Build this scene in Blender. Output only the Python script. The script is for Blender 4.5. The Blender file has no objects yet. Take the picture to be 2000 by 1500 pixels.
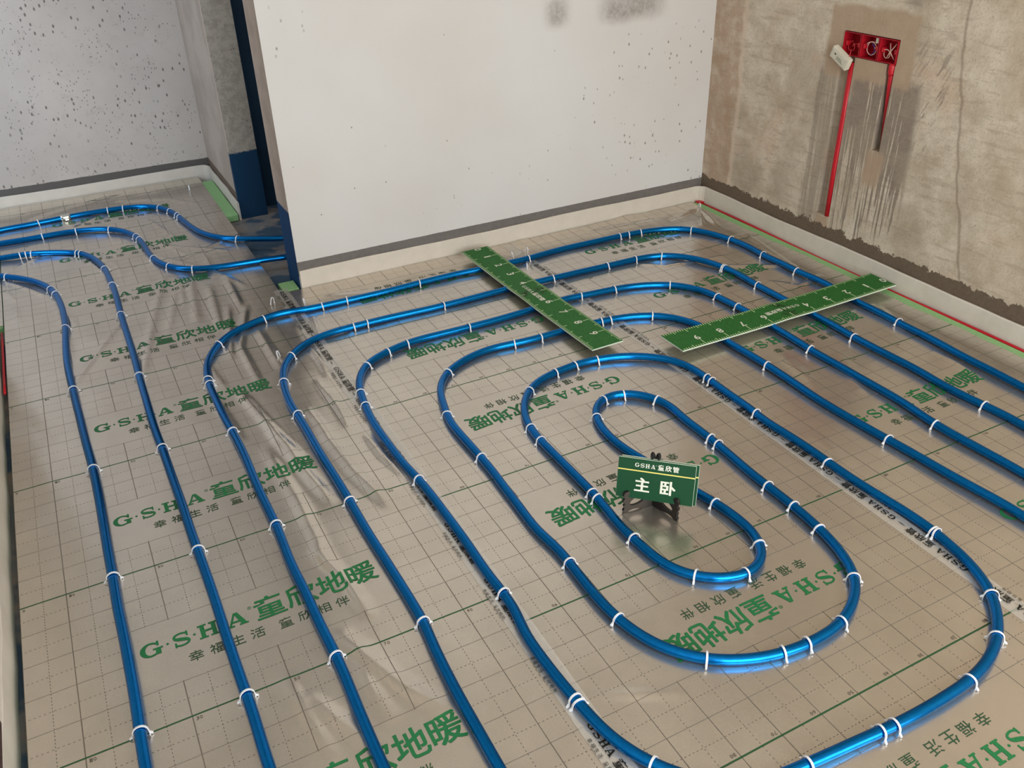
import bpy, bmesh, math, random
import numpy as np
from mathutils import Matrix, Vector

SC = bpy.context.scene
COL = SC.collection
random.seed(7)

# ---------------------------------------------------------------- camera
CAM_POS = (0.3632, -1.3510, 1.4691)
CAM_RIGHT = (0.88564, -0.46358, -0.02692)
CAM_UP = (0.26023, 0.44747, 0.85560)
CAM_BACK = (-0.38459, -0.76476, 0.51694)
FOCAL_PX = 1716.8

cam_data = bpy.data.cameras.new('camera')
cam_data.sensor_fit = 'HORIZONTAL'
cam_data.sensor_width = 36.0
cam_data.lens = FOCAL_PX / 2000.0 * 36.0
cam_data.clip_start = 0.01
cam = bpy.data.objects.new('camera', cam_data)
COL.objects.link(cam)
_m = Matrix.Identity(4)
for i in range(3):
    _m[i][0], _m[i][1], _m[i][2], _m[i][3] = CAM_RIGHT[i], CAM_UP[i], CAM_BACK[i], CAM_POS[i]
cam.matrix_world = _m
SC.camera = cam

# ---------------------------------------------------------------- light and exposure
SC.view_settings.view_transform = 'Standard'
SC.view_settings.look = 'None'
SC.view_settings.gamma = 1.0
SC.view_settings.use_curve_mapping = False
SC.view_settings.exposure = 0.0
SC.cycles.max_bounces = 4
SC.cycles.diffuse_bounces = 3
SC.cycles.glossy_bounces = 3
SC.cycles.transmission_bounces = 1
SC.cycles.transparent_max_bounces = 4
SC.cycles.caustics_reflective = True
SC.cycles.blur_glossy = 1.0
SC.cycles.caustics_refractive = False

world = bpy.data.worlds.new('world')
SC.world = world
world.use_nodes = True
world.node_tree.nodes['Background'].inputs[0].default_value = (0.80, 0.88, 1.0, 1)
world.node_tree.nodes['Background'].inputs[1].default_value = 0.35


def area_light(name, loc, rot, sx, sy, energy, color):
    l = bpy.data.lights.new(name, 'AREA')
    l.shape = 'RECTANGLE'
    l.size, l.size_y, l.energy, l.color = sx, sy, energy, color
    o = bpy.data.objects.new(name, l)
    COL.objects.link(o)
    o.location = loc
    o.rotation_euler = rot
    return o


# daylight entering the big window behind the camera and the opening of the left corridor
area_light('window_daylight_cool', (.98, -2.72, 1.32), (math.radians(90), 0, 0), 1.18, 2.16, 62, (0.90, 0.965, 1.0))
area_light('window_daylight_warm', (2.22, -2.72, 1.32), (math.radians(90), 0, 0), 1.18, 2.16, 50, (1.0, 0.90, 0.76))
area_light('corridor_daylight', (-1.0, 2.22, 1.4), (math.radians(90), 0, math.radians(-14)), 0.9, 1.8, 26, (0.78, 0.89, 1.0))
area_light('bathroom_fill', (2.2, 2.55, 2.45), (0, 0, 0), 0.6, 0.5, 6.0, (0.92, 0.96, 1.0))  # added fill lamp brightening the bathroom beyond the doorway, no known source there

# ---- measured layout on the floor, metres ----
PIPE_PATHS = {
  'P1': [(-0.057,3.25),(0.008,3.261),(0.174,3.269),(0.291,3.282),(0.388,3.284),(0.486,3.273),(0.592,3.259),(0.668,3.225),(0.731,3.159),(0.767,3.061),(0.789,2.937),(0.813,2.793),(0.847,2.682),(0.899,2.595),(0.957,2.545),(1.023,2.504),(1.09,2.467),(1.14,2.441)],
  'P2': [(-0.058,3.071),(0.005,3.071),(0.093,3.063),(0.177,3.06),(0.262,3.059),(0.334,3.046),(0.419,3.017),(0.47,2.986),(0.517,2.929),(0.555,2.85),(0.575,2.751),(0.582,2.631),(0.587,2.537),(0.609,2.446),(0.637,2.382),(0.678,2.329),(0.745,2.283),(0.835,2.258),(0.929,2.246),(1.013,2.24),(1.094,2.223)],
  'P3': [(-0.059,2.87),(0.001,2.863),(0.074,2.859),(0.148,2.844),(0.233,2.803),(0.305,2.759),(0.344,2.705),(0.374,2.618),(0.394,2.51),(0.401,2.378),(0.405,2.254),(0.403,2.109),(0.4,1.987),(0.4,1.871),(0.4,1.721),(0.399,1.594),(0.396,1.476),(0.394,1.269),(0.393,1.107),(0.397,0.986),(0.399,0.841),(0.402,0.685),(0.402,0.579),(0.404,0.485),(0.406,0.38),(0.407,0.271),(0.406,0.191),(0.407,0.097),(0.407,0.023),(0.409,-0.014),(0.409,-0.081),(0.407,-0.186)],
  'P4': [(-0.059,2.691),(-0.002,2.638),(0.032,2.618),(0.088,2.562),(0.132,2.501),(0.169,2.43),(0.192,2.34),(0.204,2.227),(0.208,2.101),(0.206,1.986),(0.198,1.866),(0.191,1.728),(0.19,1.608),(0.193,1.492),(0.195,1.373),(0.197,1.338),(0.201,1.171),(0.206,1.043),(0.208,0.979),(0.209,0.855),(0.208,0.737),(0.206,0.603),(0.206,0.491),(0.204,0.367),(0.206,0.303),(0.206,0.213),(0.206,0.134),(0.205,0.068),(0.203,-0.001),(0.201,-0.066)],
  'P5': [(0.596,-0.279),(0.597,-0.206),(0.598,-0.14),(0.601,-0.062),(0.601,-0.001),(0.597,0.121),(0.598,0.208),(0.6,0.307),(0.597,0.217),(0.594,0.312),(0.597,0.405),(0.6,0.483),(0.598,0.592),(0.597,0.691),(0.6,0.843),(0.596,0.976),(0.591,1.07),(0.59,1.204),(0.587,1.209),(0.59,1.295),(0.6,1.392),(0.615,1.455),(0.643,1.514),(0.681,1.575),(0.729,1.621),(0.792,1.654),(0.86,1.678),(0.945,1.694),(1.016,1.674),(1.094,1.673),(1.186,1.673),(1.336,1.672),(1.48,1.677),(1.669,1.676),(1.761,1.666),(1.911,1.667),(1.992,1.67),(2.144,1.686),(2.435,1.676),(2.542,1.666),(2.635,1.646),(2.7,1.621),(2.762,1.568),(2.802,1.489),(2.831,1.391),(2.839,1.292),(2.827,1.173),(2.835,1.094),(2.829,0.991),(2.838,0.925),(2.842,0.84),(2.826,0.692),(2.83,0.586),(2.824,0.484),(2.822,0.345),(2.808,0.211),(2.807,0.096),(2.803,-0.015)],
  'P6': [(0.785,-0.401),(0.786,-0.333),(0.786,-0.264),(0.787,-0.201),(0.79,-0.148),(0.793,-0.084),(0.803,-0.009),(0.802,0.023),(0.807,0.081),(0.802,0.079),(0.801,0.143),(0.8,0.221),(0.797,0.312),(0.796,0.4),(0.797,0.49),(0.796,0.578),(0.794,0.667),(0.792,0.763),(0.794,0.861),(0.793,0.967),(0.79,1.029),(0.795,1.11),(0.805,1.181),(0.821,1.251),(0.843,1.304),(0.877,1.351),(0.932,1.402),(1.003,1.433),(1.075,1.445),(1.133,1.445),(1.181,1.449),(1.283,1.449),(1.478,1.442),(1.626,1.442),(1.759,1.443),(1.916,1.441),(1.971,1.439),(2.108,1.44),(2.222,1.435),(2.357,1.433),(2.413,1.425),(2.471,1.408),(2.515,1.372),(2.563,1.311),(2.589,1.243),(2.61,1.162),(2.611,1.062),(2.615,0.968),(2.614,1.086),(2.61,0.974),(2.613,0.85),(2.614,0.692),(2.614,0.594),(2.606,0.479),(2.607,0.347),(2.613,0.227),(2.606,0.105),(2.616,-0.019),(2.623,-0.096),(2.619,-0.149)],
  'P7': [(2.415,-0.297),(2.409,-0.16),(2.405,-0.024),(2.422,0.119),(2.422,0.239),(2.422,0.367),(2.418,0.495),(2.423,0.58),(2.423,0.68),(2.424,0.827),(2.421,0.866),(2.427,0.969),(2.426,0.878),(2.415,0.979),(2.403,1.046),(2.374,1.104),(2.331,1.155),(2.27,1.191),(2.201,1.216),(2.124,1.23),(1.978,1.241),(1.923,1.251),(1.716,1.236),(1.599,1.232),(1.488,1.232),(1.374,1.234),(1.304,1.235),(1.249,1.228),(1.178,1.206),(1.127,1.187),(1.077,1.155),(1.039,1.101),(1.015,1.047),(1.003,0.989),(0.991,0.913),(0.983,0.838),(0.98,0.763),(0.981,0.69),(0.981,0.603),(0.985,0.534),(0.992,0.482),(0.995,0.396),(0.996,0.316),(0.997,0.232),(0.997,0.161),(0.994,0.07),(0.998,-0.01),(0.998,-0.079),(0.984,-0.125),(0.981,-0.178),(0.983,-0.222),(0.983,-0.273),(0.986,-0.319),(0.989,-0.355),(0.992,-0.386),(0.996,-0.429),(1.005,-0.469),(1.021,-0.508),(1.035,-0.537),(1.052,-0.562),(1.079,-0.595),(1.116,-0.627),(1.157,-0.651),(1.213,-0.67),(1.276,-0.674),(1.327,-0.68),(1.381,-0.683),(1.436,-0.688),(1.483,-0.693),(1.539,-0.695),(1.592,-0.696),(1.648,-0.694),(1.704,-0.692),(1.75,-0.684),(1.794,-0.672),(1.837,-0.653),(1.871,-0.633),(1.904,-0.606),(1.935,-0.577),(1.959,-0.549),(1.979,-0.513),(1.997,-0.471),(2.008,-0.429),(2.014,-0.389),(2.019,-0.354),(2.022,-0.333),(2.02,-0.264),(2.013,-0.196),(2.004,-0.102),(2.003,-0.014),(2.004,0.068),(2.001,0.158),(1.996,0.216),(1.994,0.274),(2.005,0.291),(2.002,0.372),(2.004,0.492),(2.002,0.601),(1.984,0.658),(1.952,0.701),(1.906,0.74),(1.848,0.774),(1.772,0.797),(1.687,0.806),(1.592,0.794),(1.525,0.777),(1.471,0.738),(1.426,0.685),(1.395,0.623),(1.377,0.566),(1.375,0.54),(1.37,0.475),(1.371,0.388),(1.371,0.298),(1.372,0.204),(1.372,0.174),(1.366,0.106),(1.36,0.054),(1.364,-0.001),(1.368,-0.048),(1.371,-0.1),(1.387,-0.145),(1.415,-0.184),(1.451,-0.212),(1.486,-0.229),(1.524,-0.239),(1.563,-0.231),(1.594,-0.212),(1.614,-0.186),(1.624,-0.161),(1.635,-0.121),(1.635,-0.074),(1.626,0.005),(1.612,0.064),(1.591,0.156),(1.575,0.255),(1.559,0.315),(1.554,0.379),(1.557,0.441),(1.568,0.491),(1.572,0.501),(1.596,0.546),(1.622,0.571),(1.647,0.583),(1.684,0.588),(1.726,0.574),(1.759,0.547),(1.792,0.495),(1.806,0.435),(1.805,0.358),(1.801,0.294),(1.795,0.379),(1.799,0.311),(1.8,0.242),(1.796,0.137),(1.79,0.059),(1.791,0),(1.79,-0.048),(1.786,-0.103),(1.78,-0.169),(1.791,-0.099),(1.783,-0.195),(1.777,-0.247),(1.763,-0.295),(1.747,-0.34),(1.731,-0.367),(1.702,-0.397),(1.667,-0.422),(1.628,-0.442),(1.598,-0.454),(1.553,-0.459),(1.498,-0.461),(1.439,-0.456),(1.387,-0.444),(1.341,-0.426),(1.316,-0.414),(1.277,-0.388),(1.243,-0.355),(1.214,-0.312),(1.192,-0.258),(1.182,-0.207),(1.177,-0.159),(1.176,-0.109),(1.18,-0.042),(1.181,0.002),(1.184,0.059),(1.171,0.141),(1.177,0.242),(1.18,0.336),(1.185,0.428),(1.184,0.495),(1.183,0.574),(1.181,0.666),(1.188,0.739),(1.2,0.772),(1.216,0.845),(1.24,0.906),(1.276,0.957),(1.303,0.982),(1.364,1.017),(1.446,1.043),(1.524,1.047),(1.592,1.039),(1.668,1.034),(1.584,1.035),(1.678,1.029),(1.792,1.032),(1.931,1.026),(1.967,1.022),(2.039,1.009),(2.116,0.974),(2.158,0.939),(2.189,0.888),(2.209,0.834),(2.218,0.76),(2.215,0.684),(2.219,0.593),(2.222,0.484),(2.22,0.362),(2.216,0.258),(2.219,0.167),(2.226,0.054),(2.231,-0.014),(2.237,-0.099),(2.24,-0.198),(2.248,-0.286),(2.257,-0.412)],
}
CLIP_SPOTS = {
  'P1': [(0.173,3.282),(0.484,3.275),(0.56,3.274),(0.721,3.166),(0.75,3.092),(0.772,3.008),(0.778,2.98),(0.957,2.547)],
  'P2': [(0.18,3.058),(0.331,3.048),(0.472,2.98),(0.566,2.815),(0.573,2.769),(0.593,2.508),(0.636,2.378),(0.723,2.292)],
  'P3': [(0.079,2.856),(0.106,2.849),(0.129,2.845),(0.304,2.755),(0.318,2.734),(0.399,2.503),(0.407,2.301),(0.402,1.986),(0.396,1.476),(0.398,0.99),(0.404,0.485),(0.41,-0.012)],
  'P4': [(0.029,2.623),(0.186,2.389),(0.195,2.333),(0.205,1.987),(0.193,1.492),(0.208,0.982),(0.206,0.496),(0.203,0.002)],
  'P5': [(0.863,1.676),(0.671,1.562),(0.593,1.333),(0.589,1.29),(0.597,0.979),(0.601,0.488),(0.601,-0.002),(1.093,1.671),(1.185,1.671),(1.483,1.675),(1.98,1.674),(2.437,1.677),(2.483,1.672),(2.537,1.667),(2.756,1.569),(2.83,1.394),(2.836,1.196),(2.827,0.998),(2.822,0.492)],
  'P6': [(0.879,1.35),(0.806,1.18),(1.134,1.444),(1.182,1.448),(1.48,1.44),(1.967,1.438),(2.219,1.434),(2.355,1.434),(2.464,1.411),(2.612,1.184),(2.612,1.165),(2.609,0.978),(2.608,0.478),(2.616,-0.016),(0.796,0.975),(0.798,0.491),(0.806,-0.004)],
  'P7': [(2.42,0.874),(2.418,0.498),(2.409,-0.019),(2.222,0.488),(1.978,1.24),(2.119,1.229),(2.33,1.156),(2.415,0.979),(1.488,1.231),(1.249,1.226),(1.178,1.206),(1.081,1.152),(1.003,0.989),(0.994,0.906),(0.993,0.485),(0.999,-0.008),(0.989,-0.347),(0.99,-0.362),(1.038,-0.536),(1.29,-0.675),(1.458,-0.69),(1.487,-0.693),(1.704,-0.692),(1.857,-0.645),(1.957,-0.552),(2.021,-0.336),(2.022,-0.356),(2.006,-0.008),(1.995,0.278),(2.003,0.518),(2.004,0.492),(1.772,0.797),(1.685,0.806),(1.594,0.796),(1.468,0.734),(1.377,0.547),(1.37,0.471),(1.372,0.204),(1.372,0.178),(1.364,-0),(1.415,-0.184),(1.523,-0.24),(1.621,-0.165),(1.623,0.005),(1.574,0.5),(1.64,0.577),(1.721,0.574),(1.792,0.495),(1.8,0.242),(1.797,0.214),(1.788,0),(1.786,-0.103),(1.784,-0.193),(1.735,-0.366),(1.598,-0.454),(1.5,-0.461),(1.44,-0.457),(1.277,-0.388),(1.185,-0.206),(1.182,0.001),(1.186,0.494),(1.192,0.737),(1.294,0.973),(1.584,1.035),(1.676,1.03),(1.931,1.026),(1.966,1.02),(2.111,0.974),(2.226,-0.007)],
}
LOOSE_CLIPS = [(0.903,3.414),(0.931,1.817),(1.042,1.746),(0.843,1.378),(2.971,1.799),(2.013,1.754),(1.937,1.603),(1.94,1.746)]
WRINKLES = [
  ([(0.611,2.344),(0.507,1.938),(0.411,1.507)],4,18),
  ([(0.692,2.235),(0.647,1.806)],5,20),
  ([(0.747,2.114),(0.71,1.697)],5,18),
  ([(0.39,1.958),(0.207,1.568)],3,12),
  ([(0.632,2.183),(0.537,1.776)],3,16),
  ([(0.834,1.845),(0.741,1.521),(0.74,1.258)],4,14),
  ([(0.668,1.214),(0.711,0.917),(0.742,0.765)],6,16),
  ([(0.7,0.936),(0.737,0.662),(0.755,0.535)],6,16),
  ([(0.834,0.878),(0.853,0.629),(0.888,0.44)],6,22),
  ([(0.831,1.007),(0.844,0.837)],4,14),
  ([(0.945,0.777),(0.948,0.659),(0.968,0.531)],5,12),
  ([(0.634,0.052),(0.695,-0.125),(0.745,-0.225)],6,22),
  ([(0.661,0.363),(0.697,0.208),(0.706,0.091)],5,16),
  ([(0.523,-0.074),(0.578,-0.208)],4,18),
  ([(0.491,-0.005),(0.52,-0.228)],3,18),
  ([(0.637,-0.039),(0.648,-0.192)],4,18),
  ([(0.967,1.569),(0.95,1.174)],4,9),
  ([(0.946,1.4),(0.979,1.156)],4,9),
  ([(1.107,1.582),(1.125,1.428)],4,8),
  ([(1.038,1.647),(1.008,1.452)],5,7),
  ([(0.91,1.159),(0.911,0.996)],4,10),
  ([(0.925,1.094),(0.915,0.86)],5,14),
  ([(0.514,2.924),(0.602,2.745),(0.582,2.454)],4,10),
  ([(0.628,2.766),(0.738,2.49)],3,9),
  ([(0.647,3.06),(0.73,2.703)],4,9),
  ([(0.638,2.688),(0.907,2.454)],3,10),
  ([(0.64,2.42),(1.025,2.67)],3,9),
  ([(0.141,3.373),(0.285,3.452),(0.562,3.55)],4,12),
  ([(0.307,3.112),(0.458,3.259)],4,9),
  ([(0.548,3.421),(0.783,3.319),(0.906,3.153)],4,12),
  ([(0.6,2.574),(0.801,2.26),(0.878,2.036)],3,12),
  ([(0.829,2.868),(0.914,2.59)],3,12),
  ([(0.797,2.454),(0.79,2.206)],4,14),
  ([(0.828,2.183),(0.817,1.855)],5,16),
  ([(0.655,2.257),(0.626,1.969)],4,14),
  ([(-0.006,2.655),(0.068,2.522),(0.156,2.357)],4,8),
  ([(0.043,2.316),(0.054,2.108)],4,10),
  ([(0.011,2.499),(0.044,2.368)],5,9),
  ([(0.203,2.221),(0.241,1.998)],3,12),
  ([(0.076,2.761),(0.161,2.841),(0.319,2.711)],3,9),
  ([(0.321,2.743),(0.396,2.443)],4,8),
  ([(0.347,2.796),(0.447,2.536),(0.453,2.409)],3,8),
  ([(0.186,2.231),(0.205,1.75)],3,10),
  ([(2.045,1.898),(2.313,1.952),(2.686,1.878)],5,14),
  ([(2.379,1.837),(2.767,1.788)],4,12),
  ([(2.848,1.778),(2.962,1.787),(2.905,1.588)],8,12),
  ([(2.962,1.787),(2.85,1.621)],6,8),
  ([(2.768,1.749),(2.909,1.78)],5,10),
  ([(2.788,1.443),(2.998,1.42)],3,12),
  ([(2.94,1.42),(2.859,1.018)],3,14),
  ([(2.343,1.42),(2.436,1.333),(2.717,1.288)],3,10),
  ([(2.613,1.226),(2.877,1.066)],4,10),
  ([(2.688,1.005),(2.757,0.909),(2.892,0.94)],4,14),
  ([(2.502,0.445),(2.387,0.245)],3,22),
  ([(2.327,0.548),(2.278,0.308)],3,26),
  ([(2.887,0.673),(2.822,0.472)],4,18),
  ([(2.778,0.283),(2.765,0.135)],4,20),
  ([(1.363,1.69),(1.532,1.729),(1.69,1.723)],5,14),
  ([(1.144,1.793),(1.257,1.753),(1.38,1.735)],4,12),
  ([(1.945,1.756),(2.009,1.783),(1.918,1.526)],5,8),
  ([(2.076,0.1),(2.065,-0.008)],2,26),
  ([(1.05,-0.357),(1.18,-0.422)],2,14),
  ([(0.607,1.514),(0.633,1.264)],3,12),
  ([(0.59,1.216),(0.61,0.941)],4,16),
  ([(0.827,1.651),(0.829,1.303)],4,16),
  ([(0.773,1.881),(0.696,1.462)],4,14),
  ([(0.663,0.851),(0.682,0.496)],3,20),
  ([(0.676,0.572),(0.676,0.3)],3,20),
]

# ---------------------------------------------------------------- mesh helpers
class MB:
    """Collects vertices and faces; build() links them as one mesh object."""

    def __init__(self):
        self.v, self.f = [], []

    def add(self, verts, faces, mat=None):
        n = len(self.v)
        for p in verts:
            self.v.append(tuple(mat @ Vector(p)) if mat is not None else tuple(p))
        self.f += [tuple(i + n for i in f) for f in faces]
        return self

    def box(self, lo, hi, mat=None):
        (a, b, c), (d, e, f) = lo, hi
        vs = [(a, b, c), (d, b, c), (d, e, c), (a, e, c), (a, b, f), (d, b, f), (d, e, f), (a, e, f)]
        return self.add(vs, [(0, 3, 2, 1), (4, 5, 6, 7), (0, 1, 5, 4), (1, 2, 6, 5), (2, 3, 7, 6), (3, 0, 4, 7)], mat)

    def bbox(self, lo, hi, b=0.002, mat=None):
        """bevelled box"""
        bm = bmesh.new()
        bmesh.ops.create_cube(bm, size=1)
        for v in bm.verts:
            v.co = Vector([lo[i] + (v.co[i] + .5) * (hi[i] - lo[i]) for i in range(3)])
        bmesh.ops.bevel(bm, geom=bm.edges[:], offset=b, segments=2, affect='EDGES', profile=.6)
        self.bm(bm, mat)
        return self

    def bm(self, bm, mat=None):
        bm.verts.index_update()
        self.add([v.co[:] for v in bm.verts], [[v.index for v in f.verts] for f in bm.faces], mat)
        bm.free()

    def quad(self, pts, mat=None):
        return self.add(pts, [tuple(range(len(pts)))], mat)

    def tube(self, path, r, n=12, cap=True, mat=None):
        P = [Vector(q) for q in path]
        rr = r if isinstance(r, (list, tuple)) else [r] * len(P)
        t0 = (P[1] - P[0]).normalized()
        up = Vector((0, 0, 1)) if abs(t0.z) < .9 else Vector((1, 0, 0))
        nrm = (up - t0 * up.dot(t0)).normalized()
        vs = []
        for i, q in enumerate(P):
            t = (P[min(i + 1, len(P) - 1)] - P[max(i - 1, 0)]).normalized()
            nrm = (nrm - t * nrm.dot(t)).normalized()
            b = t.cross(nrm)
            for k in range(n):
                a = 2 * math.pi * k / n
                vs.append(q + (nrm * math.cos(a) + b * math.sin(a)) * rr[i])
        fs = []
        for i in range(len(P) - 1):
            for k in range(n):
                k2 = (k + 1) % n
                fs.append((i * n + k, i * n + k2, (i + 1) * n + k2, (i + 1) * n + k))
        if cap:
            fs.append(tuple(range(n - 1, -1, -1)))
            fs.append(tuple((len(P) - 1) * n + k for k in range(n)))
        return self.add(vs, fs, mat)

    def plate(self, outer, holes, th, mat=None):
        """flat plate with holes in the local xz plane, thickness th along y"""
        bm = bmesh.new()
        for loop in [outer] + list(holes):
            vs = [bm.verts.new((x, 0, z)) for x, z in loop]
            for i in range(len(vs)):
                bm.edges.new((vs[i], vs[(i + 1) % len(vs)]))
        bmesh.ops.triangle_fill(bm, use_beauty=True, use_dissolve=False, edges=bm.edges[:])
        r = bmesh.ops.extrude_face_region(bm, geom=bm.faces[:])
        for g in r['geom']:
            if isinstance(g, bmesh.types.BMVert):
                g.co.y += th
        bmesh.ops.recalc_face_normals(bm, faces=bm.faces[:])
        self.bm(bm, mat)
        return self

    def build(self, name, mat, parent=None, smooth=False, kind=None):
        me = bpy.data.meshes.new(name)
        me.from_pydata(self.v, [], self.f)
        me.update()
        if smooth:
            me.polygons.foreach_set('use_smooth', [True] * len(me.polygons))
        return link(name, me, mat, parent, kind)


def link(name, me, mat, parent=None, kind=None):
    o = bpy.data.objects.new(name, me)
    if mat is not None and not me.materials:
        me.materials.append(mat)
    COL.objects.link(o)
    if parent is not None:
        o.parent = parent
    if kind:
        o['kind'] = kind
    return o


def tag(o, label, cat, group=None):
    o['label'] = label
    o['category'] = cat
    if group:
        o['group'] = group
    return o


def empty(name, loc=(0, 0, 0), rot=(0, 0, 0)):
    o = bpy.data.objects.new(name, None)
    o.empty_display_size = .05
    COL.objects.link(o)
    o.location = loc
    o.rotation_euler = rot
    return o


# ---------------------------------------------------------------- node helpers
def lin(r, g, b):
    def f(c):
        c /= 255.0
        return c / 12.92 if c <= .04045 else ((c + .055) / 1.055) ** 2.4
    return (f(r), f(g), f(b), 1)


class NT:
    def __init__(self, name):
        self.m = bpy.data.materials.new(name)
        self.m.use_nodes = True
        self.t = self.m.node_tree
        self.b = self.t.nodes['Principled BSDF']
        self.tc = self.t.nodes.new('ShaderNodeTexCoord')
        self._sep = None

    def put(self, sock, v):
        if hasattr(v, 'is_output'):
            self.t.links.new(v, sock)
        elif isinstance(v, (tuple, list)) and len(v) == 3 and sock.type == 'RGBA':
            sock.default_value = (*v, 1)
        else:
            sock.default_value = v

    def math(self, op, a, b=0.0, c=None, clamp=False):
        n = self.t.nodes.new('ShaderNodeMath')
        n.operation = op
        n.use_clamp = clamp
        self.put(n.inputs[0], a)
        self.put(n.inputs[1], b)
        if c is not None:
            self.put(n.inputs[2], c)
        return n.outputs[0]

    def obj(self):
        if self._sep is None:
            s = self.t.nodes.new('ShaderNodeSeparateXYZ')
            self.t.links.new(self.tc.outputs['Object'], s.inputs[0])
            self._sep = s.outputs
        return self._sep

    def map(self, scale=(1, 1, 1), loc=(0, 0, 0)):
        n = self.t.nodes.new('ShaderNodeMapping')
        n.inputs['Scale'].default_value = scale
        n.inputs['Location'].default_value = loc
        self.t.links.new(self.tc.outputs['Object'], n.inputs[0])
        return n.outputs[0]

    def noise(self, scale, detail=3, rough=.55, vec=None, dist=0.0):
        n = self.t.nodes.new('ShaderNodeTexNoise')
        n.inputs['Scale'].default_value = scale
        n.inputs['Detail'].default_value = detail
        n.inputs['Roughness'].default_value = rough
        n.inputs['Distortion'].default_value = dist
        self.t.links.new(vec if vec is not None else self.tc.outputs['Object'], n.inputs['Vector'])
        return n.outputs[0]

    def voro(self, scale, vec=None, rand=1.0):
        n = self.t.nodes.new('ShaderNodeTexVoronoi')
        n.inputs['Scale'].default_value = scale
        n.inputs['Randomness'].default_value = rand
        self.t.links.new(vec if vec is not None else self.tc.outputs['Object'], n.inputs['Vector'])
        return n.outputs['Distance']

    def step(self, x, a, b):
        """smooth 0..1 as x goes from a to b"""
        n = self.t.nodes.new('ShaderNodeMapRange')
        n.interpolation_type = 'SMOOTHSTEP'
        n.clamp = True
        self.put(n.inputs[0], x)
        if a <= b:
            n.inputs[1].default_value, n.inputs[2].default_value = a, b
            n.inputs[3].default_value, n.inputs[4].default_value = 0, 1
        else:
            n.inputs[1].default_value, n.inputs[2].default_value = b, a
            n.inputs[3].default_value, n.inputs[4].default_value = 1, 0
        return n.outputs[0]

    def band(self, x, lo, hi, soft):
        return self.math('MULTIPLY', self.step(x, lo - soft, lo + soft), self.step(x, hi + soft, hi - soft))

    def mul(self, *a):
        r = a[0]
        for q in a[1:]:
            r = self.math('MULTIPLY', r, q)
        return r

    def mx(self, *a):
        r = a[0]
        for q in a[1:]:
            r = self.math('MAXIMUM', r, q)
        return r

    def add(self, a, b, k=1.0):
        return self.math('MULTIPLY_ADD', b, k, a)

    def mix(self, f, a, b):
        n = self.t.nodes.new('ShaderNodeMix')
        n.data_type = 'RGBA'
        self.put(n.inputs[0], f)
        self.put(n.inputs[6], a)
        self.put(n.inputs[7], b)
        return n.outputs[2]

    def bump(self, h, strength=.3, dist=.01):
        n = self.t.nodes.new('ShaderNodeBump')
        n.inputs['Strength'].default_value = strength
        n.inputs['Distance'].default_value = dist
        self.put(n.inputs['Height'], h)
        self.t.links.new(n.outputs[0], self.b.inputs['Normal'])

    def out(self, color=None, rough=None, metal=None, spec=None, **kw):
        if color is not None:
            self.put(self.b.inputs['Base Color'], color)
        if rough is not None:
            self.put(self.b.inputs['Roughness'], rough)
        if metal is not None:
            self.put(self.b.inputs['Metallic'], metal)
        if spec is not None:
            self.put(self.b.inputs['Specular IOR Level'], spec)
        for k, v in kw.items():
            self.put(self.b.inputs[k.replace('_', ' ')], v)
        return self.m


def plain(name, col, rough=.5, metal=0.0, spec=.5, grain=0.0, scale=40):
    n = NT(name)
    c = lin(*col)
    if grain:
        f = n.noise(scale, 4, .6)
        a = tuple(q * (1 - grain) for q in c[:3]) + (1,)
        b = tuple(min(1, q * (1 + grain)) for q in c[:3]) + (1,)
        c = n.mix(n.step(f, .3, .7), a, b)
        n.bump(f, .15, .002)
    return n.out(c, rough, metal, spec)


M = {}


def mat_far_wall():
    n = NT('speckled_plaster')
    x, y, z = n.obj()
    base = n.mix(n.step(n.noise(1.7, 4), .35, .65), lin(200, 194, 190), lin(188, 182, 178))
    base = n.mix(n.mul(n.step(n.noise(14, 5, .7), .55, .75), .35), base, lin(165, 155, 146))
    slant = n.map((38, 38, 21))
    v = n.voro(1.0, slant)
    clus = n.step(n.noise(4.2, 2), .40, .56)
    spots = n.mul(n.step(v, .22, .12), clus)
    v2 = n.voro(1.0, n.map((80, 80, 46)))
    spots2 = n.mul(n.step(v2, .22, .12), n.step(n.noise(5.5, 2), .44, .56))
    drip = n.mul(n.step(n.noise(1.0, 3, .6, n.map((30, 30, 3.0))), .70, .78), .6)
    f = n.mul(n.mx(spots, spots2, drip), .8)
    base = n.mix(f, base, lin(88, 84, 80))
    zj = n.add(z, n.noise(30, 2), .006)
    base = n.mix(n.band(zj, .045, .093, .002), base, lin(98, 95, 94))
    n.bump(n.noise(70, 3), .12, .003)
    return n.out(base, .85, 0, .2)


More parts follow.
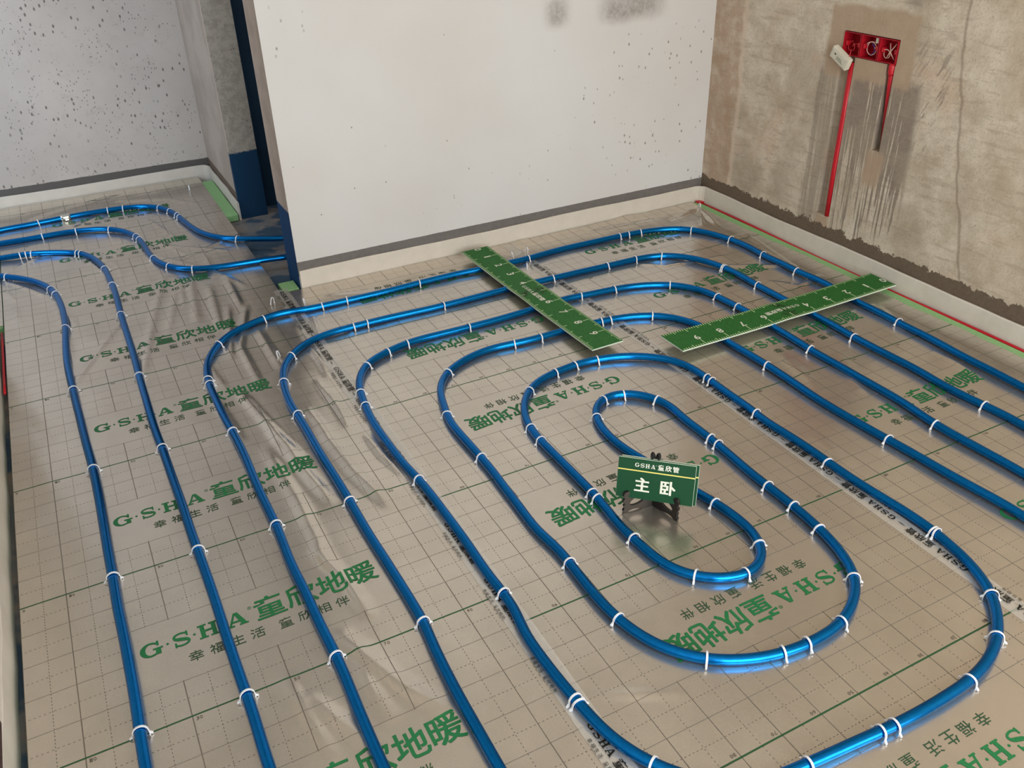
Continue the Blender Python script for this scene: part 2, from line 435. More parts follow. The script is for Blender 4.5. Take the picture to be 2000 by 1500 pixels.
def mat_return_wall():
    n = NT('jamb_plaster')
    x, y, z = n.obj()
    base = n.mix(n.step(n.noise(5, 4), .35, .65), lin(192, 180, 170), lin(176, 164, 154))
    reveal = n.step(y, 2.934, 2.931)
    conc = n.mix(n.step(n.noise(38, 5, .7), .35, .65), lin(188, 182, 172), lin(164, 157, 148))
    conc = n.mix(n.mul(n.step(n.voro(60), .2, .08), n.step(n.noise(12, 2), .5, .6)), conc, lin(60, 55, 50))
    base = n.mix(reveal, base, conc)
    edge = n.mul(n.band(n.add(y, n.noise(24, 3), .03), 2.925, 2.965, .004), n.math('SUBTRACT', 1.0, reveal))
    base = n.mix(n.mul(edge, .7), base, lin(214, 196, 182))
    zz = n.add(z, n.noise(22, 3), .03)
    blue = n.mul(n.step(zz, .310, .302), n.step(n.add(y, n.noise(16, 3), .05), 2.985, 2.975))
    base = n.mix(blue, base, lin(22, 62, 96))
    base = n.mix(n.mul(n.band(z, .045, .093, .002), n.math('SUBTRACT', 1.0, blue)), base, lin(112, 98, 88))
    n.bump(n.noise(60, 4), .25, .004)
    return n.out(base, .8, 0, .25)


def mat_back_wall():
    n = NT('smooth_white_plaster')
    x, y, z = n.obj()
    base = n.mix(n.step(n.noise(1.3, 3), .3, .7), lin(216, 217, 219), lin(210, 208, 207))
    # the end of the partition is bare render, blue waterproofing at its foot
    end = n.mul(n.step(x, 1.0735, 1.0715), n.step(y, 1.911, 1.913))
    ep = n.mix(n.step(n.noise(11, 4), .35, .65), lin(206, 192, 182), lin(190, 176, 166))
    base = n.mix(end, base, ep)
    blue = n.mul(end, n.step(n.add(z, n.noise(9, 3), .02), .322, .315))
    base = n.mix(blue, base, lin(18, 70, 122))
    front = n.step(y, 1.9125, 1.9115)
    zz = n.add(z, n.noise(40, 2), .003)
    base = n.mix(n.mul(front, n.band(zz, .050, .1095, .0012)), base, n.mix(n.noise(60, 3), lin(104, 101, 100), lin(126, 122, 120)))
    # spray of dark specks growing towards the far corner, and two soot smudges
    sp = n.mul(n.step(n.voro(1.0, n.map((34, 34, 22))), .17, .09), n.step(n.add(n.noise(3.4, 2), n.step(x, 2.2, 3.0), .16), .60, .72), front)
    sp2 = n.mul(n.step(n.voro(1.0, n.map((15, 15, 12))), .05, .03), front)
    base = n.mix(n.mul(n.mx(sp, sp2), .75), base, lin(110, 103, 95))
    zs = n.add(z, n.noise(7, 3), .04)
    s1 = n.mul(n.band(x, 2.215, 2.30, .04), n.band(zs, .895, .985, .03))
    s2 = n.mul(n.band(x, 2.475, 2.76, .06), n.band(zs, .885, .975, .03))
    base = n.mix(n.mul(n.mx(s1, s2), n.add(n.mul(n.step(n.noise(60, 3, .7), .3, .7), .35), .5), front, .72), base, lin(104, 92, 82))
    n.bump(n.noise(26, 3), .05, .004)
    return n.out(base, .75, 0, .25)


def mat_right_wall():
    n = NT('raw_cement_wall')
    x, y, z = n.obj()
    mott = n.noise(7, 6, .68)
    base = n.mix(n.step(mott, .3, .7), lin(184, 170, 150), lin(220, 210, 194))
    base = n.mix(n.mul(n.step(n.noise(2.6, 4, .6), .5, .68), .6), base, lin(172, 158, 140))
    base = n.mix(n.mul(n.step(n.noise(3.1, 3, .6, n.map((1, 1, 1), (3, 1, 2))), .56, .68), .35), base, lin(205, 172, 150))
    grit = n.noise(120, 4, .75)
    base = n.mix(n.mul(n.step(grit, .52, .70), .5), base, lin(140, 128, 112))
    drag = n.noise(1.0, 4, .6, n.map((9, 9, 60)))
    base = n.mix(n.mul(n.step(drag, .52, .66), .4), base, lin(160, 146, 128))
    yw = n.add(y, n.noise(9, 3), .05)
    zw = n.add(z, n.noise(9, 3), .05)
    # brown render band beside the corner
    bandm = n.mul(n.band(yw, 1.745, 1.95, .008), n.add(n.mul(n.step(n.noise(16, 4), .35, .6), .45), .28))
    base = n.mix(bandm, base, lin(176, 148, 126))
    pale = n.mul(n.band(yw, 1.725, 1.75, .006), .6)
    base = n.mix(pale, base, lin(216, 196, 178))
    # big feathered trowel edge to the right
    tz = n.add(n.add(y, z, -.22), n.noise(3, 3), .12)
    base = n.mix(n.mul(n.band(tz, .505, .515, .004), .6), base, lin(140, 126, 110))
    base = n.mix(n.mul(n.step(tz, .50, .30), .25), base, lin(190, 172, 148))
    # smooth mortar around the boxes
    patch = n.mx(n.mul(n.band(yw, .855, 1.265, .012), n.band(zw, .735, .985, .012)), n.mul(n.band(yw, .905, .985, .012), n.band(zw, .36, .50, .02)), n.mul(n.band(yw, 1.12, 1.19, .01), n.band(zw, .09, .19, .012)))
    # wet run-off: solid below the boxes, then drips
    drip = n.noise(1.0, 3, .6, n.map((95, 95, 3.2)))
    fade = n.step(zw, .05, .62)
    dripm = n.mul(n.step(n.add(drip, fade, .27), .62, .68), n.band(yw, .80, 1.115, .02), n.step(zw, .78, .74))
    sidem = n.mul(n.band(yw, 1.15, 1.285, .012), n.band(zw, .06, .76, .03), n.add(n.mul(n.step(n.noise(1.0, 3, .6, n.map((70, 70, 1.5))), .40, .60), .55), .35))
    spl_v = n.math('ADD', n.mul(y, 1.0), n.mul(z, .45))
    cx = n.t.nodes.new('ShaderNodeCombineXYZ')
    n.put(cx.inputs[0], n.mul(spl_v, 70.0))
    n.put(cx.inputs[1], n.mul(z, 9.0))
    splash = n.mul(n.step(n.noise(1.0, 3, .6, cx.outputs[0]), .56, .62), n.band(yw, .70, .87, .03), n.band(zw, .52, .90, .07))
    top = n.mul(n.mx(n.band(yw, .86, .93, .03), n.band(yw, 1.16, 1.22, .03)), n.step(zw, .985, 1.03), .7)
    wet = n.mx(dripm, n.mul(splash, .8), n.mul(sidem, .8), top)
    base = n.mix(n.mul(wet, n.add(n.mul(n.step(mott, .35, .6), .3), .55)), base, n.mix(n.noise(80, 3), lin(116, 104, 95), lin(140, 127, 116)))
    base = n.mix(n.mul(patch, .9), base, n.mix(n.noise(18, 4), lin(170, 148, 126), lin(186, 164, 142)))
    # ragged bare base coat above the edge strip
    zj = n.add(z, n.noise(16, 6, .7), .10)
    base = n.mix(n.step(zj, .176, .172), base, n.mix(n.noise(90, 3), lin(98, 86, 74), lin(122, 108, 94)))
    h = n.add(n.mul(grit, .5), n.noise(18, 5, .65))
    n.bump(h, .35, .006)
    return n.out(base, .9, 0, .15)


def mat_concrete_floor():
    n = NT('stained_concrete')
    base = n.mix(n.step(n.noise(6, 5, .65), .35, .65), lin(112, 116, 120), lin(150, 136, 126))
    base = n.mix(n.step(n.noise(5, 3, .6, n.map((1, 1, 1), (5, 2, 1))), .46, .58), base, lin(62, 84, 104))
    n.bump(n.noise(25, 5), .4, .008)
    return n.out(base, .7, 0, .3)


def mat_navy():
    n = NT('navy_waterproof_coat')
    base = n.mix(n.step(n.noise(4, 4), .35, .65), lin(20, 52, 78), lin(30, 64, 90))
    n.bump(n.noise(30, 3), .2, .004)
    return n.out(base, .55, 0, .4)


def mat_foil():
    n = NT('printed_silver_foil')
    s = n.t.nodes.new('ShaderNodeSeparateXYZ')
    uvn = n.t.nodes.new('ShaderNodeUVMap')
    uvn.uv_map = 'grid'
    n.t.links.new(uvn.outputs[0], s.inputs[0])
    u, v = s.outputs[0], s.outputs[1]

    def near(c, per, off):
        a = n.math('FRACT', n.add(off, c, 1.0 / per))
        return n.mul(n.math('ABSOLUTE', n.math('SUBTRACT', a, .5)), per)

    def line(d, w):
        return n.step(d, w, w * .55)

    vf = n.mul(n.math('FRACT', n.mul(v, 2.0)), .5)
    blk = n.mul(n.band(u, .205, .805, .001), n.band(vf, .1025, .2975, .0006))
    keep = n.math('SUBTRACT', 1.0, blk)
    dash_v = n.step(n.math('FRACT', n.mul(v, 105.0)), .50, .56)
    dash_u = n.step(n.math('FRACT', n.mul(u, 105.0)), .50, .56)
    solid = n.mx(line(near(u, .1, .5), .0013), n.mul(line(near(v, .1, .5), .0013), .8))
    dash = n.mx(n.mul(line(near(u, .1, 0.0), .0010), dash_v), n.mul(line(near(v, .1, 0.0), .0010), dash_u))
    ink = n.mul(n.mx(n.mul(solid, .80), n.mul(dash, .80)), keep)
    green = line(near(v, .5, .5), .0029)
    bold = n.mul(line(near(u, .2, .0), .0017), n.mx(n.step(vf, .102, .1), n.step(vf, .4, .402)), .5)
    micro = n.noise(300, 2, .6)
    blot = n.noise(5, 3, .6)
    foil = n.mix(n.step(blot, .3, .7), (.675, .62, .55, 1), (.745, .685, .61, 1))
    foil = n.mix(n.mul(n.step(micro, .35, .65), .16), foil, (.51, .465, .41, 1))
    col = n.mix(n.mx(ink, bold), foil, lin(62, 52, 42))
    col = n.mix(n.mul(green, .95), col, lin(26, 84, 46))
    prt = n.mx(ink, green)
    rough = n.add(n.mul(n.step(micro, .2, .8), .06), .21)
    n.bump(n.noise(38, 2, .5), .10, .0022)
    metal = n.math('MULTIPLY_ADD', prt, -.6, .88)
    return n.out(col, rough, metal, .5)


def mat_pipe():
    n = NT('blue_film_pipe')
    f = n.noise(90, 3, .6)
    col = n.mix(n.step(f, .3, .7), lin(0, 106, 182), lin(0, 114, 192))
    return n.out(col, n.add(n.mul(f, .05), .17), .88, .5)


def mat_ruler():
    n = NT('green_foam_board')
    f = n.noise(160, 4, .7)
    col = n.mix(n.step(f, .3, .7), lin(30, 92, 36), lin(46, 116, 50))
    x, y, z = n.obj()
    d = n.mul(n.band(n.add(x, n.noise(26, 4), .10), .515, .565, .015), n.step(n.noise(34, 5, .7), .46, .60))
    col = n.mix(n.mul(d, .9), col, lin(26, 34, 18))
    n.bump(f, .1, .001)
    return n.out(col, .6, 0, .3)


M['far'] = mat_far_wall()
M['ret'] = mat_return_wall()
M['back'] = mat_back_wall()
M['right'] = mat_right_wall()
M['conc'] = mat_concrete_floor()
M['navy'] = mat_navy()
M['foil'] = mat_foil()
M['pipe'] = mat_pipe()
M['ruler'] = mat_ruler()
M['white_wall'] = plain('white_paint', (226, 220, 212), .85, 0, .2, .04, 6)
M['ceil'] = plain('ceiling_plaster', (232, 226, 216), .9, 0, .2, .03, 5)
M['strip'] = plain('white_edge_foam', (214, 208, 199), .6, 0, .35, .03, 20)
M['foam'] = plain('green_insulation_foam', (146, 192, 136), .8, 0, .2, .08, 120)
M['red'] = plain('red_plastic', (188, 18, 36), .4, 0, .5)
M['redbox'] = plain('red_box_plastic', (170, 16, 34), .45, 0, .5)
M['clip'] = plain('white_clip_plastic', (232, 236, 244), .4, 0, .5)
M['gprint'] = plain('green_print', (32, 116, 68), .5, .1, .4)
M['kprint'] = plain('black_print', (24, 24, 20), .5, 0, .3)
M['thin'] = plain('dark_green_print', (56, 86, 62), .5, .2, .3)
M['number'] = plain('grey_number_print', (112, 106, 94), .5, .3, .3)
M['wprint'] = plain('white_print', (225, 228, 215), .5, 0, .3)
M['tick'] = plain('pale_tick_print', (196, 222, 172), .5, 0, .3)
M['sign'] = plain('green_sign_face', (10, 68, 38), .4, 0, .4, .04, 30)
M['signedge'] = plain('pale_board_edge', (206, 220, 204), .6)
M['yellow'] = plain('yellow_stripe', (236, 220, 120), .5)
M['black'] = plain('black_plastic', (24, 22, 24), .35, 0, .5)
M['steel'] = plain('bright_steel', (220, 222, 220), .22, 1.0, .5, .1, 60)
M['wire_w'] = plain('pale_wire', (222, 190, 172), .5)
M['wire_b'] = plain('blue_wire', (44, 60, 150), .5)
M['wire_r'] = plain('red_wire', (196, 52, 60), .5)
M['block'] = plain('off_white_plastic', (216, 212, 196), .5, 0, .4, .05, 50)
M['stone'] = plain('maroon_stone', (66, 44, 44), .6, 0, .4, .35, 90)
M['frame'] = plain('window_frame_grey', (120, 122, 124), .4, .3)
n = NT('clear_seam_tape')
M['tape'] = n.out((.86, .85, .82, 1), .16, .35, .6, Alpha=.42)
n.bump(n.noise(60, 3, .6), .35, .004)


# ---------------------------------------------------------------- print helpers
_cache = {}


def glyph(ch, bold=0.0):
    """unit-box glyph (vertices in 0..1), CJK from the built-in font, thickened when bold"""
    k = (ch, bold)
    if k in _cache:
        return _cache[k]
    c = bpy.data.curves.new('glyph', 'FONT')
    c.body = ch
    c.resolution_u = 2
    o = bpy.data.objects.new('glyph', c)
    COL.objects.link(o)
    bpy.context.view_layer.update()
    me = bpy.data.meshes.new_from_object(o.evaluated_get(bpy.context.evaluated_depsgraph_get()))
    v = np.array([p.co[:2] for p in me.vertices])
    f = [tuple(p.vertices) for p in me.polygons]
    bpy.data.objects.remove(o)
    bpy.data.curves.remove(c)
    bpy.data.meshes.remove(me)
    lo, hi = v.min(0), v.max(0)
    v = (v - lo) / np.maximum(hi - lo, 1e-6)
    if bold:      # heavier weight: the same outline laid several times with small shifts
        v = v[:, :2]
        vs, fs = [], []
        for i, (dx, dy) in enumerate(((-1, -.6), (1, -.6), (-1, .6), (1, .6), (0, 0))):
            fs += [tuple(q + len(v) * i for q in fc) for fc in f]
            vs.append(np.column_stack([v + np.array([dx, dy]) * bold, np.full(len(v), i * 3e-5)]))
        v, f = np.vstack(vs), fs
    _cache[k] = (v, f)
    return _cache[k]


def ribbon(pts, w):
    pts = np.array(pts, float)
    t = np.gradient(pts, axis=0)
    t /= np.linalg.norm(t, axis=1)[:, None]
    nn = np.stack([-t[:, 1], t[:, 0]], 1)
    w = np.array(w)[:, None] / 2
    a, b = pts + nn * w, pts - nn * w
    v = np.vstack([a, b])
    k = len(pts)
    return v, [(i, k + i, k + i + 1, i + 1) for i in range(k - 1)]


def slab(ch):
    """bold slab-serif G, S, H, A in the unit box"""
    k = ('slab', ch)
    if k in _cache:
        return _cache[k]
    V, Fc = [], []

    def add(v, f):
        n0 = len(V)
        V.extend([tuple(q) for q in v])
        Fc.extend([tuple(i + n0 for i in q) for q in f])

    def rc(x0, y0, x1, y1):
        add([(x0, y0), (x1, y0), (x1, y1), (x0, y1)], [(0, 1, 2, 3)])

    if ch == 'H':
        rc(.11, .1, .33, .9)
        rc(.67, .1, .89, .9)
        rc(.33, .44, .67, .57)
        for x in (0, .56):
            rc(x, 0, x + .44, .1)
            rc(x, .9, x + .44, 1)
    elif ch == 'A':
        add([(.08, .1), (.19, .1), (.46, .88), (.40, 1)], [(0, 1, 2, 3)])
        add([(.66, .1), (.92, .1), (.60, 1), (.40, 1)], [(0, 1, 2, 3)])
        rc(.25, .27, .68, .39)
        rc(0, 0, .33, .1)
        rc(.56, 0, 1, .1)
    elif ch == 'G':
        a = np.radians(np.linspace(42, 325, 40))
        c, s_ = np.cos(a), np.sin(a)
        w = .11 + .13 * np.abs(c) ** 1.5 * (c < .3)
        hw = w / 2
        add(*ribbon(np.stack([.46 + (.46 - hw) * c, .5 + (.5 - hw) * s_], 1), w))
        rc(.56, .42, 1, .52)
        rc(.67, .06, .90, .42)
        rc(.74, .68, .85, 1)
    elif ch == 'S':
        a1 = np.radians(np.linspace(25, 255, 22))
        a2 = np.radians(np.linspace(75, -155, 22))
        p1 = np.stack([.5 + .38 * np.cos(a1), .735 + .21 * np.sin(a1)], 1)
        p2 = np.stack([.5 + .39 * np.cos(a2), .265 + .21 * np.sin(a2)], 1)
        q = np.vstack([p1, p2])
        tt = np.linspace(0, 1, len(q))
        add(*ribbon(q, .11 + .12 * np.exp(-((tt - .5) / .16) ** 2)))
        rc(.78, .68, .89, 1)
        rc(.10, 0, .21, .33)
    V = np.array(V)
    _cache[k] = (V, Fc)
    return _cache[k]


def dot(nn=8):
    a = np.linspace(0, 2 * math.pi, nn, endpoint=False)
    return np.stack([.5 + .5 * np.cos(a), .5 + .5 * np.sin(a)], 1), [tuple(range(nn))]


class Print:
    """flat print collected in a 2D frame"""

    def __init__(self):
        self.v, self.f, self.n = [], [], 0

    def put(self, g, x0, y0, x1, y1):
        v, f = g
        zl = v[:, 2] if v.shape[1] > 2 else np.zeros(len(v))
        self.v.append(np.stack([x0 + v[:, 0] * (x1 - x0), y0 + v[:, 1] * (y1 - y0), zl], 1))
        self.f += [tuple(i + self.n for i in q) for q in f]
        self.n += len(v)

    def cut(self, step):
        """cut the print on a grid so that it can follow a wrinkled sheet"""
        v = np.vstack(self.v)
        bm = bmesh.new()
        vs = [bm.verts.new((a, b, c)) for a, b, c in v]
        for q in self.f:
            try:
                bm.faces.new([vs[i] for i in q])
            except ValueError:
                pass
        lo, hi = v.min(0), v.max(0)
        for ax in (0, 1):
            c = lo[ax] + step
            while c < hi[ax]:
                co, no = [0, 0, 0], [0, 0, 0]
                co[ax], no[ax] = c, 1
                bmesh.ops.bisect_plane(bm, geom=bm.verts[:] + bm.edges[:] + bm.faces[:], plane_co=co, plane_no=no, dist=1e-6)
                c += step
        bm.verts.index_update()
        self.v = [np.array([q.co[:] for q in bm.verts])]
        self.f = [tuple(q.index for q in fc.verts) for fc in bm.faces]
        self.n = len(self.v[0])
        bm.free()
        return self

    def arr(self):
        return np.vstack(self.v), self.f


def print_mesh(name, P3, faces, mat, parent=None, kind=None):
    me = bpy.data.meshes.new(name)
    me.from_pydata([tuple(q) for q in P3], [], faces)
    me.update()
    return link(name, me, mat, parent, kind)


# ---------------------------------------------------------------- the setting
def structure(mb, name, mat, **kw):
    return mb.build(name, mat, kind='structure', **kw)


ZF = -0.035
structure(MB().box((-1.6, -2.9, ZF - .1), (3.4, 4.0, ZF)), 'floor', M['conc'])
structure(MB().box((-1.6, -2.9, 2.62), (3.4, 4.0, 2.72)), 'ceiling', M['ceil'])
structure(MB().box((1.07, 1.91, ZF), (3.3, 2.09, 2.62)), 'wall_back', M['back'])
structure(MB().box((-1.6, 3.65, ZF), (1.06, 3.85, 2.62)), 'wall_far', M['far'])
structure(MB().box((1.06, 2.93, ZF), (1.19, 3.85, 2.62)), 'wall_return', M['ret'])
wl = MB().box((-.26, -2.9, ZF), (-.034, 2.12, 2.62))
structure(wl, 'wall_left', M['white_wall'])
bath = MB().box((1.19, 3.05, ZF), (2.9, 3.2, 2.62))
bath.box((2.75, 2.09, ZF), (2.9, 3.05, 2.62))
structure(bath, 'wall_bathroom', M['navy'])
# front wall with the big window opening behind the camera
fw = MB()
fw.box((-.034, -2.75, ZF), (.35, -2.6, 2.62))
fw.box((2.85, -2.75, ZF), (3.3, -2.6, 2.62))
fw.box((.35, -2.75, ZF), (2.85, -2.6, .2))
fw.box((.35, -2.75, 2.42), (2.85, -2.6, 2.62))
structure(fw, 'wall_front', M['white_wall'])
wf = MB()
for x0, x1 in ((.35, .40), (1.58, 1.63), (2.80, 2.85)):
    wf.box((x0, -2.69, .2), (x1, -2.65, 2.42))
for z0, z1 in ((.2, .25), (2.37, 2.42)):
    wf.box((.40, -2.69, z0), (2.80, -2.65, z1))
structure(wf, 'window_1', M['frame'])

# right wall: rectangular openings for the boxes and the chases, each with a recess
XW = 3.06
holes = [(.905, 1.162, .786, .873, .060), (1.094, 1.166, .165, .786, .022), (.908, .944, .478, .786, .040)]
ys = sorted({-2.75, 1.92} | {h[0] for h in holes} | {h[1] for h in holes})
zs = sorted({ZF, 2.62} | {h[2] for h in holes} | {h[3] for h in holes})


def depth_at(y, z):
    for a, b, c, d, e in holes:
        if a < y < b and c < z < d:
            return e
    return 0.0


wr = MB()
for i in range(len(ys) - 1):
    for j in range(len(zs) - 1):
        y0, y1, z0, z1 = ys[i], ys[i + 1], zs[j], zs[j + 1]
        e = depth_at((y0 + y1) / 2, (z0 + z1) / 2)
        x = XW + e
        wr.quad([(x, y0, z0), (x, y0, z1), (x, y1, z1), (x, y1, z0)])
        for (ya, za, yb, zb), (ny, nz) in (((y0, z0, y0, z1), ((y0 - .0005), (z0 + z1) / 2)), ((y1, z0, y1, z1), ((y1 + .0005), (z0 + z1) / 2)), ((y0, z0, y1, z0), ((y0 + y1) / 2, z0 - .0005)), ((y0, z1, y1, z1), ((y0 + y1) / 2, z1 + .0005))):
            e2 = depth_at(ny, nz)
            if e > e2 + 1e-6:
                wr.quad([(XW + e2, ya, za), (XW + e2, yb, zb), (x, yb, zb), (x, ya, za)])
wr.box((3.18, -2.75, ZF), (3.3, 1.91, 2.62))
structure(wr, 'wall_right', M['right'])


# ---------------------------------------------------------------- foil sheets on foam boards
_rs = np.random.RandomState(3)
_waves = [(_rs.uniform(0, 2 * math.pi), _rs.uniform(14, 46), _rs.uniform(0, 2 * math.pi)) for _ in range(14)]


def seg_dist(x, y, pts):
    d = np.full(x.shape, 9.0)
    s = np.zeros(x.shape)
    for (ax, ay), (bx, by) in zip(pts[:-1], pts[1:]):
        vx, vy = bx - ax, by - ay
        t = np.clip(((x - ax) * vx + (y - ay) * vy) / max(vx * vx + vy * vy, 1e-9), 0, 1)
        dd = np.hypot(x - ax - t * vx, y - ay - t * vy)
        d = np.minimum(d, dd)
    return d


def height(x, y):
    """relief of the loose foil over the boards, metres"""
    x, y = np.asarray(x, float), np.asarray(y, float)
    loose = .25 + .75 / (1 + np.exp(-(y - .95) * 5)) * (x < 1.1) + .45 / (1 + np.exp(-(y - 1.25) * 6)) * (x > 1.1)
    loose += .35 * np.exp(-((x - .75) / .25) ** 2) * (y > -.6) * (y < 1.2)
    flat = np.exp(-(((x - 1.5) / .42) ** 2 + ((y - .1) / .7) ** 2) ** 2)
    loose *= 1 - .8 * flat
    h = np.zeros(x.shape)
    for th, k, ph in _waves:
        h += np.sin(k * (x * math.cos(th) + y * math.sin(th)) + ph + 1.3 * np.sin(5 * x + ph) + 1.1 * np.sin(4 * y - ph))
    h = h / 14 * .0040 * loose
    h = np.maximum(h, -.0008)
    for pts, a, w in WRINKLES:
        w = w * .001 * .8
        d = seg_dist(x, y, pts)
        ends = np.minimum(np.hypot(x - pts[0][0], y - pts[0][1]), np.hypot(x - pts[-1][0], y - pts[-1][1]))
        h += a * .001 * 1.45 * np.exp(-(d / w) ** 2) * (.35 + .65 * np.clip(ends / .06, 0, 1))
    return h + .001


def foil_sheet(x0, x1, y0, y1, uvf, name, label, wavy=0.0):
    nx, ny = int(round((x1 - x0) / .0085)) + 1, int(round((y1 - y0) / .0085)) + 1
    X, Y = np.meshgrid(np.linspace(x0, x1, nx), np.linspace(y0, y1, ny))
    if wavy:
        k = np.clip((X - (x1 - .12)) / .12, 0, 1)
        X = X + k * wavy * (np.sin(Y * 7) + .6 * np.sin(Y * 17 + 1) + .4 * np.sin(Y * 41))
    Z = height(X, Y)
    co = np.stack([X, Y, Z], 2).reshape(-1, 3)
    idx = np.arange(nx * ny).reshape(ny, nx)
    f = np.stack([idx[:-1, :-1], idx[:-1, 1:], idx[1:, 1:], idx[1:, :-1]], 2).reshape(-1, 4)
    me = bpy.data.meshes.new(name)
    me.from_pydata(co.tolist(), [], f.tolist())
    me.update()
    uv = me.uv_layers.new(name='grid')
    u, v = uvf(co[:, 0], co[:, 1])
    li = f.reshape(-1)
    uv.data.foreach_set('uv', np.stack([u[li], v[li]], 1).reshape(-1).astype(np.float32))
    me.polygons.foreach_set('use_smooth', [True] * len(me.polygons))
    return tag(link(name, me, M['foil']), label, 'foil sheet')


roll1 = foil_sheet(0.0, .985, -2.3, 3.63, lambda x, y: (x, y + 5.0), 'foil_sheet', 'silver printed foil sheet under the four leftmost blue pipes, reaching the doorway')
roll2 = foil_sheet(.975, 1.985, -2.3, 1.895, lambda x, y: (2 - x, 4.9 - y), 'foil_sheet', 'silver printed foil sheet in the middle, its green slogans upside down, under the sign')
roll3 = foil_sheet(1.978, 2.988, -2.3, 1.893, lambda x, y: (x - 2, y + 5.1), 'foil_sheet', 'silver printed foil sheet along the raw cement wall on the right', .004)
roll0 = foil_sheet(-1.3, -.003, 2.16, 3.63, lambda x, y: (x + 3, y + 5.0), 'foil_sheet', 'silver foil sheet in the corridor at the far left')


def to_roll1(u, v, k):
    return u, k * .5 + v


def to_roll2(u, v, k):
    return 2 - u, -.1 + k * .5 - v + .5 - .5


def to_roll3(u, v, k):
    return 2 + u, -.1 + k * .5 + v


def slogan_main():
    P = Print()
    y0, y1 = .2, .243
    for ch, a, b in (('G', .229, .277), ('S', .297, .336), ('H', .353, .397), ('A', .415, .461)):
        P.put(slab(ch), a, y0, b, y1)
    for x in (.287, .3445, .406):
        P.put(dot(), x - .003, .219, x + .003, .225)
    for ch, a, b in (('童', .481, .548), ('欣', .555, .622), ('地', .628, .695), ('暖', .702, .770)):
        P.put(glyph(ch, .017), a, .193, b, .262)
    P.put(glyph('®'), .466, .238, .476, .248)
    return P


def slogan_tag(half):
    P = Print()
    for ch, a in (('幸', .322), ('福', .3665), ('生', .411), ('活', .4555), ('童', .519), ('欣', .563), ('相', .607), ('伴', .651))[half * 4:half * 4 + 4]:
        P.put(glyph(ch), a, .143, a + .031, .173)
    return P


def numbers():
    P = Print()
    for i in range(10):
        s = str(i * 10)
        for j, ch in enumerate(s):
            P.put(glyph(ch), i * .1 + .006 + j * .007, -.014, i * .1 + .0115 + j * .007, -.006)
    return P


SM, ST, SN = slogan_main().cut(.02).arr(), [slogan_tag(i).cut(.02).arr() for i in (0, 1)], numbers().arr()


def stamp(sheet, conv, k, which, name, mat, lift=.0007, kind=None):
    v, f = which
    x, y = conv(v[:, 0], v[:, 1], k)
    z = height(x, y) + lift + v[:, 2]
    return print_mesh(name, np.stack([x, y, z], 1), f, mat, sheet, kind)


for sheet, conv, ks in ((roll1, to_roll1, range(-1, 7)), (roll2, to_roll2, range(-1, 4 + 1)), (roll3, to_roll3, range(-1, 4))):
    for k in ks:
        stamp(sheet, conv, k, SM, 'printed_slogan', M['gprint'])
        stamp(sheet, conv, k, ST[0], 'printed_tagline', M['thin'])
        stamp(sheet, conv, k, ST[1], 'printed_tagline', M['thin'])
    big_v, big_f, n0 = [], [], 0
    for k in (range(-1, 8) if conv is to_roll1 else range(-1, 5)):
        x, y = conv(SN[0][:, 0], SN[0][:, 1], k)
        if conv is to_roll2:
            ok = (y < 1.85).all()
        else:
            ok = (y < (3.6 if conv is to_roll1 else 1.85)).all()
        if not ok:
            continue
        big_v.append(np.stack([x, y, height(x, y) + .0007], 1))
        big_f += [tuple(i + n0 for i in q) for q in SN[1]]
        n0 += len(x)
    print_mesh('grid_numbers', np.vstack(big_v), big_f, M['number'], sheet, 'stuff')


# foam boards below the foil; the exposed ones are green
def board(lo, hi, label, b=.003):
    return tag(MB().bbox(lo, hi, b).build('foam_board', M['foam']), label, 'foam board')


board((.002, -2.3, ZF), (.978, 3.50, -.003), 'green foam board under the left foil sheet, edge dark along the doorway')
board((.99, -2.3, ZF), (1.985, 1.89, -.003), 'green foam board under the middle foil sheet')
board((1.99, -2.3, ZF), (3.030, 1.885, -.002), 'pale green foam board showing as a thin strip along the right wall')
board((.985, 2.905, ZF + .004), (1.042, 3.525, .001), 'loose green foam plank beside the doorway, against the white edge strip')
board((1.0, 1.915, ZF + .004), (1.064, 2.005, -.002), 'small green foam offcut at the foot of the blue wall end')
board((-1.3, 2.16, ZF), (-.004, 3.6, -.003), 'green foam board under the corridor foil')


# white edge strips bent along the walls
def strip_path(pts, r=.05, n=7):
    out = [Vector((*pts[0], 0))]
    for a, b, c in zip(pts[:-2], pts[1:-1], pts[2:]):
        a, b, c = Vector((*a, 0)), Vector((*b, 0)), Vector((*c, 0))
        d1, d2 = (a - b).normalized(), (c - b).normalized()
        p0, p2 = b + d1 * r, b + d2 * r
        for i in range(n + 1):
            t = i / n
            out.append(p0 * (1 - t) ** 2 + b * 2 * t * (1 - t) + p2 * t * t)
    out.append(Vector((*pts[-1], 0)))
    res = []
    for a, b in zip(out[:-1], out[1:]):
        k = max(1, int((b - a).length / .06))
        res += [a.lerp(b, i / k) for i in range(k)]
    return res + [out[-1]]


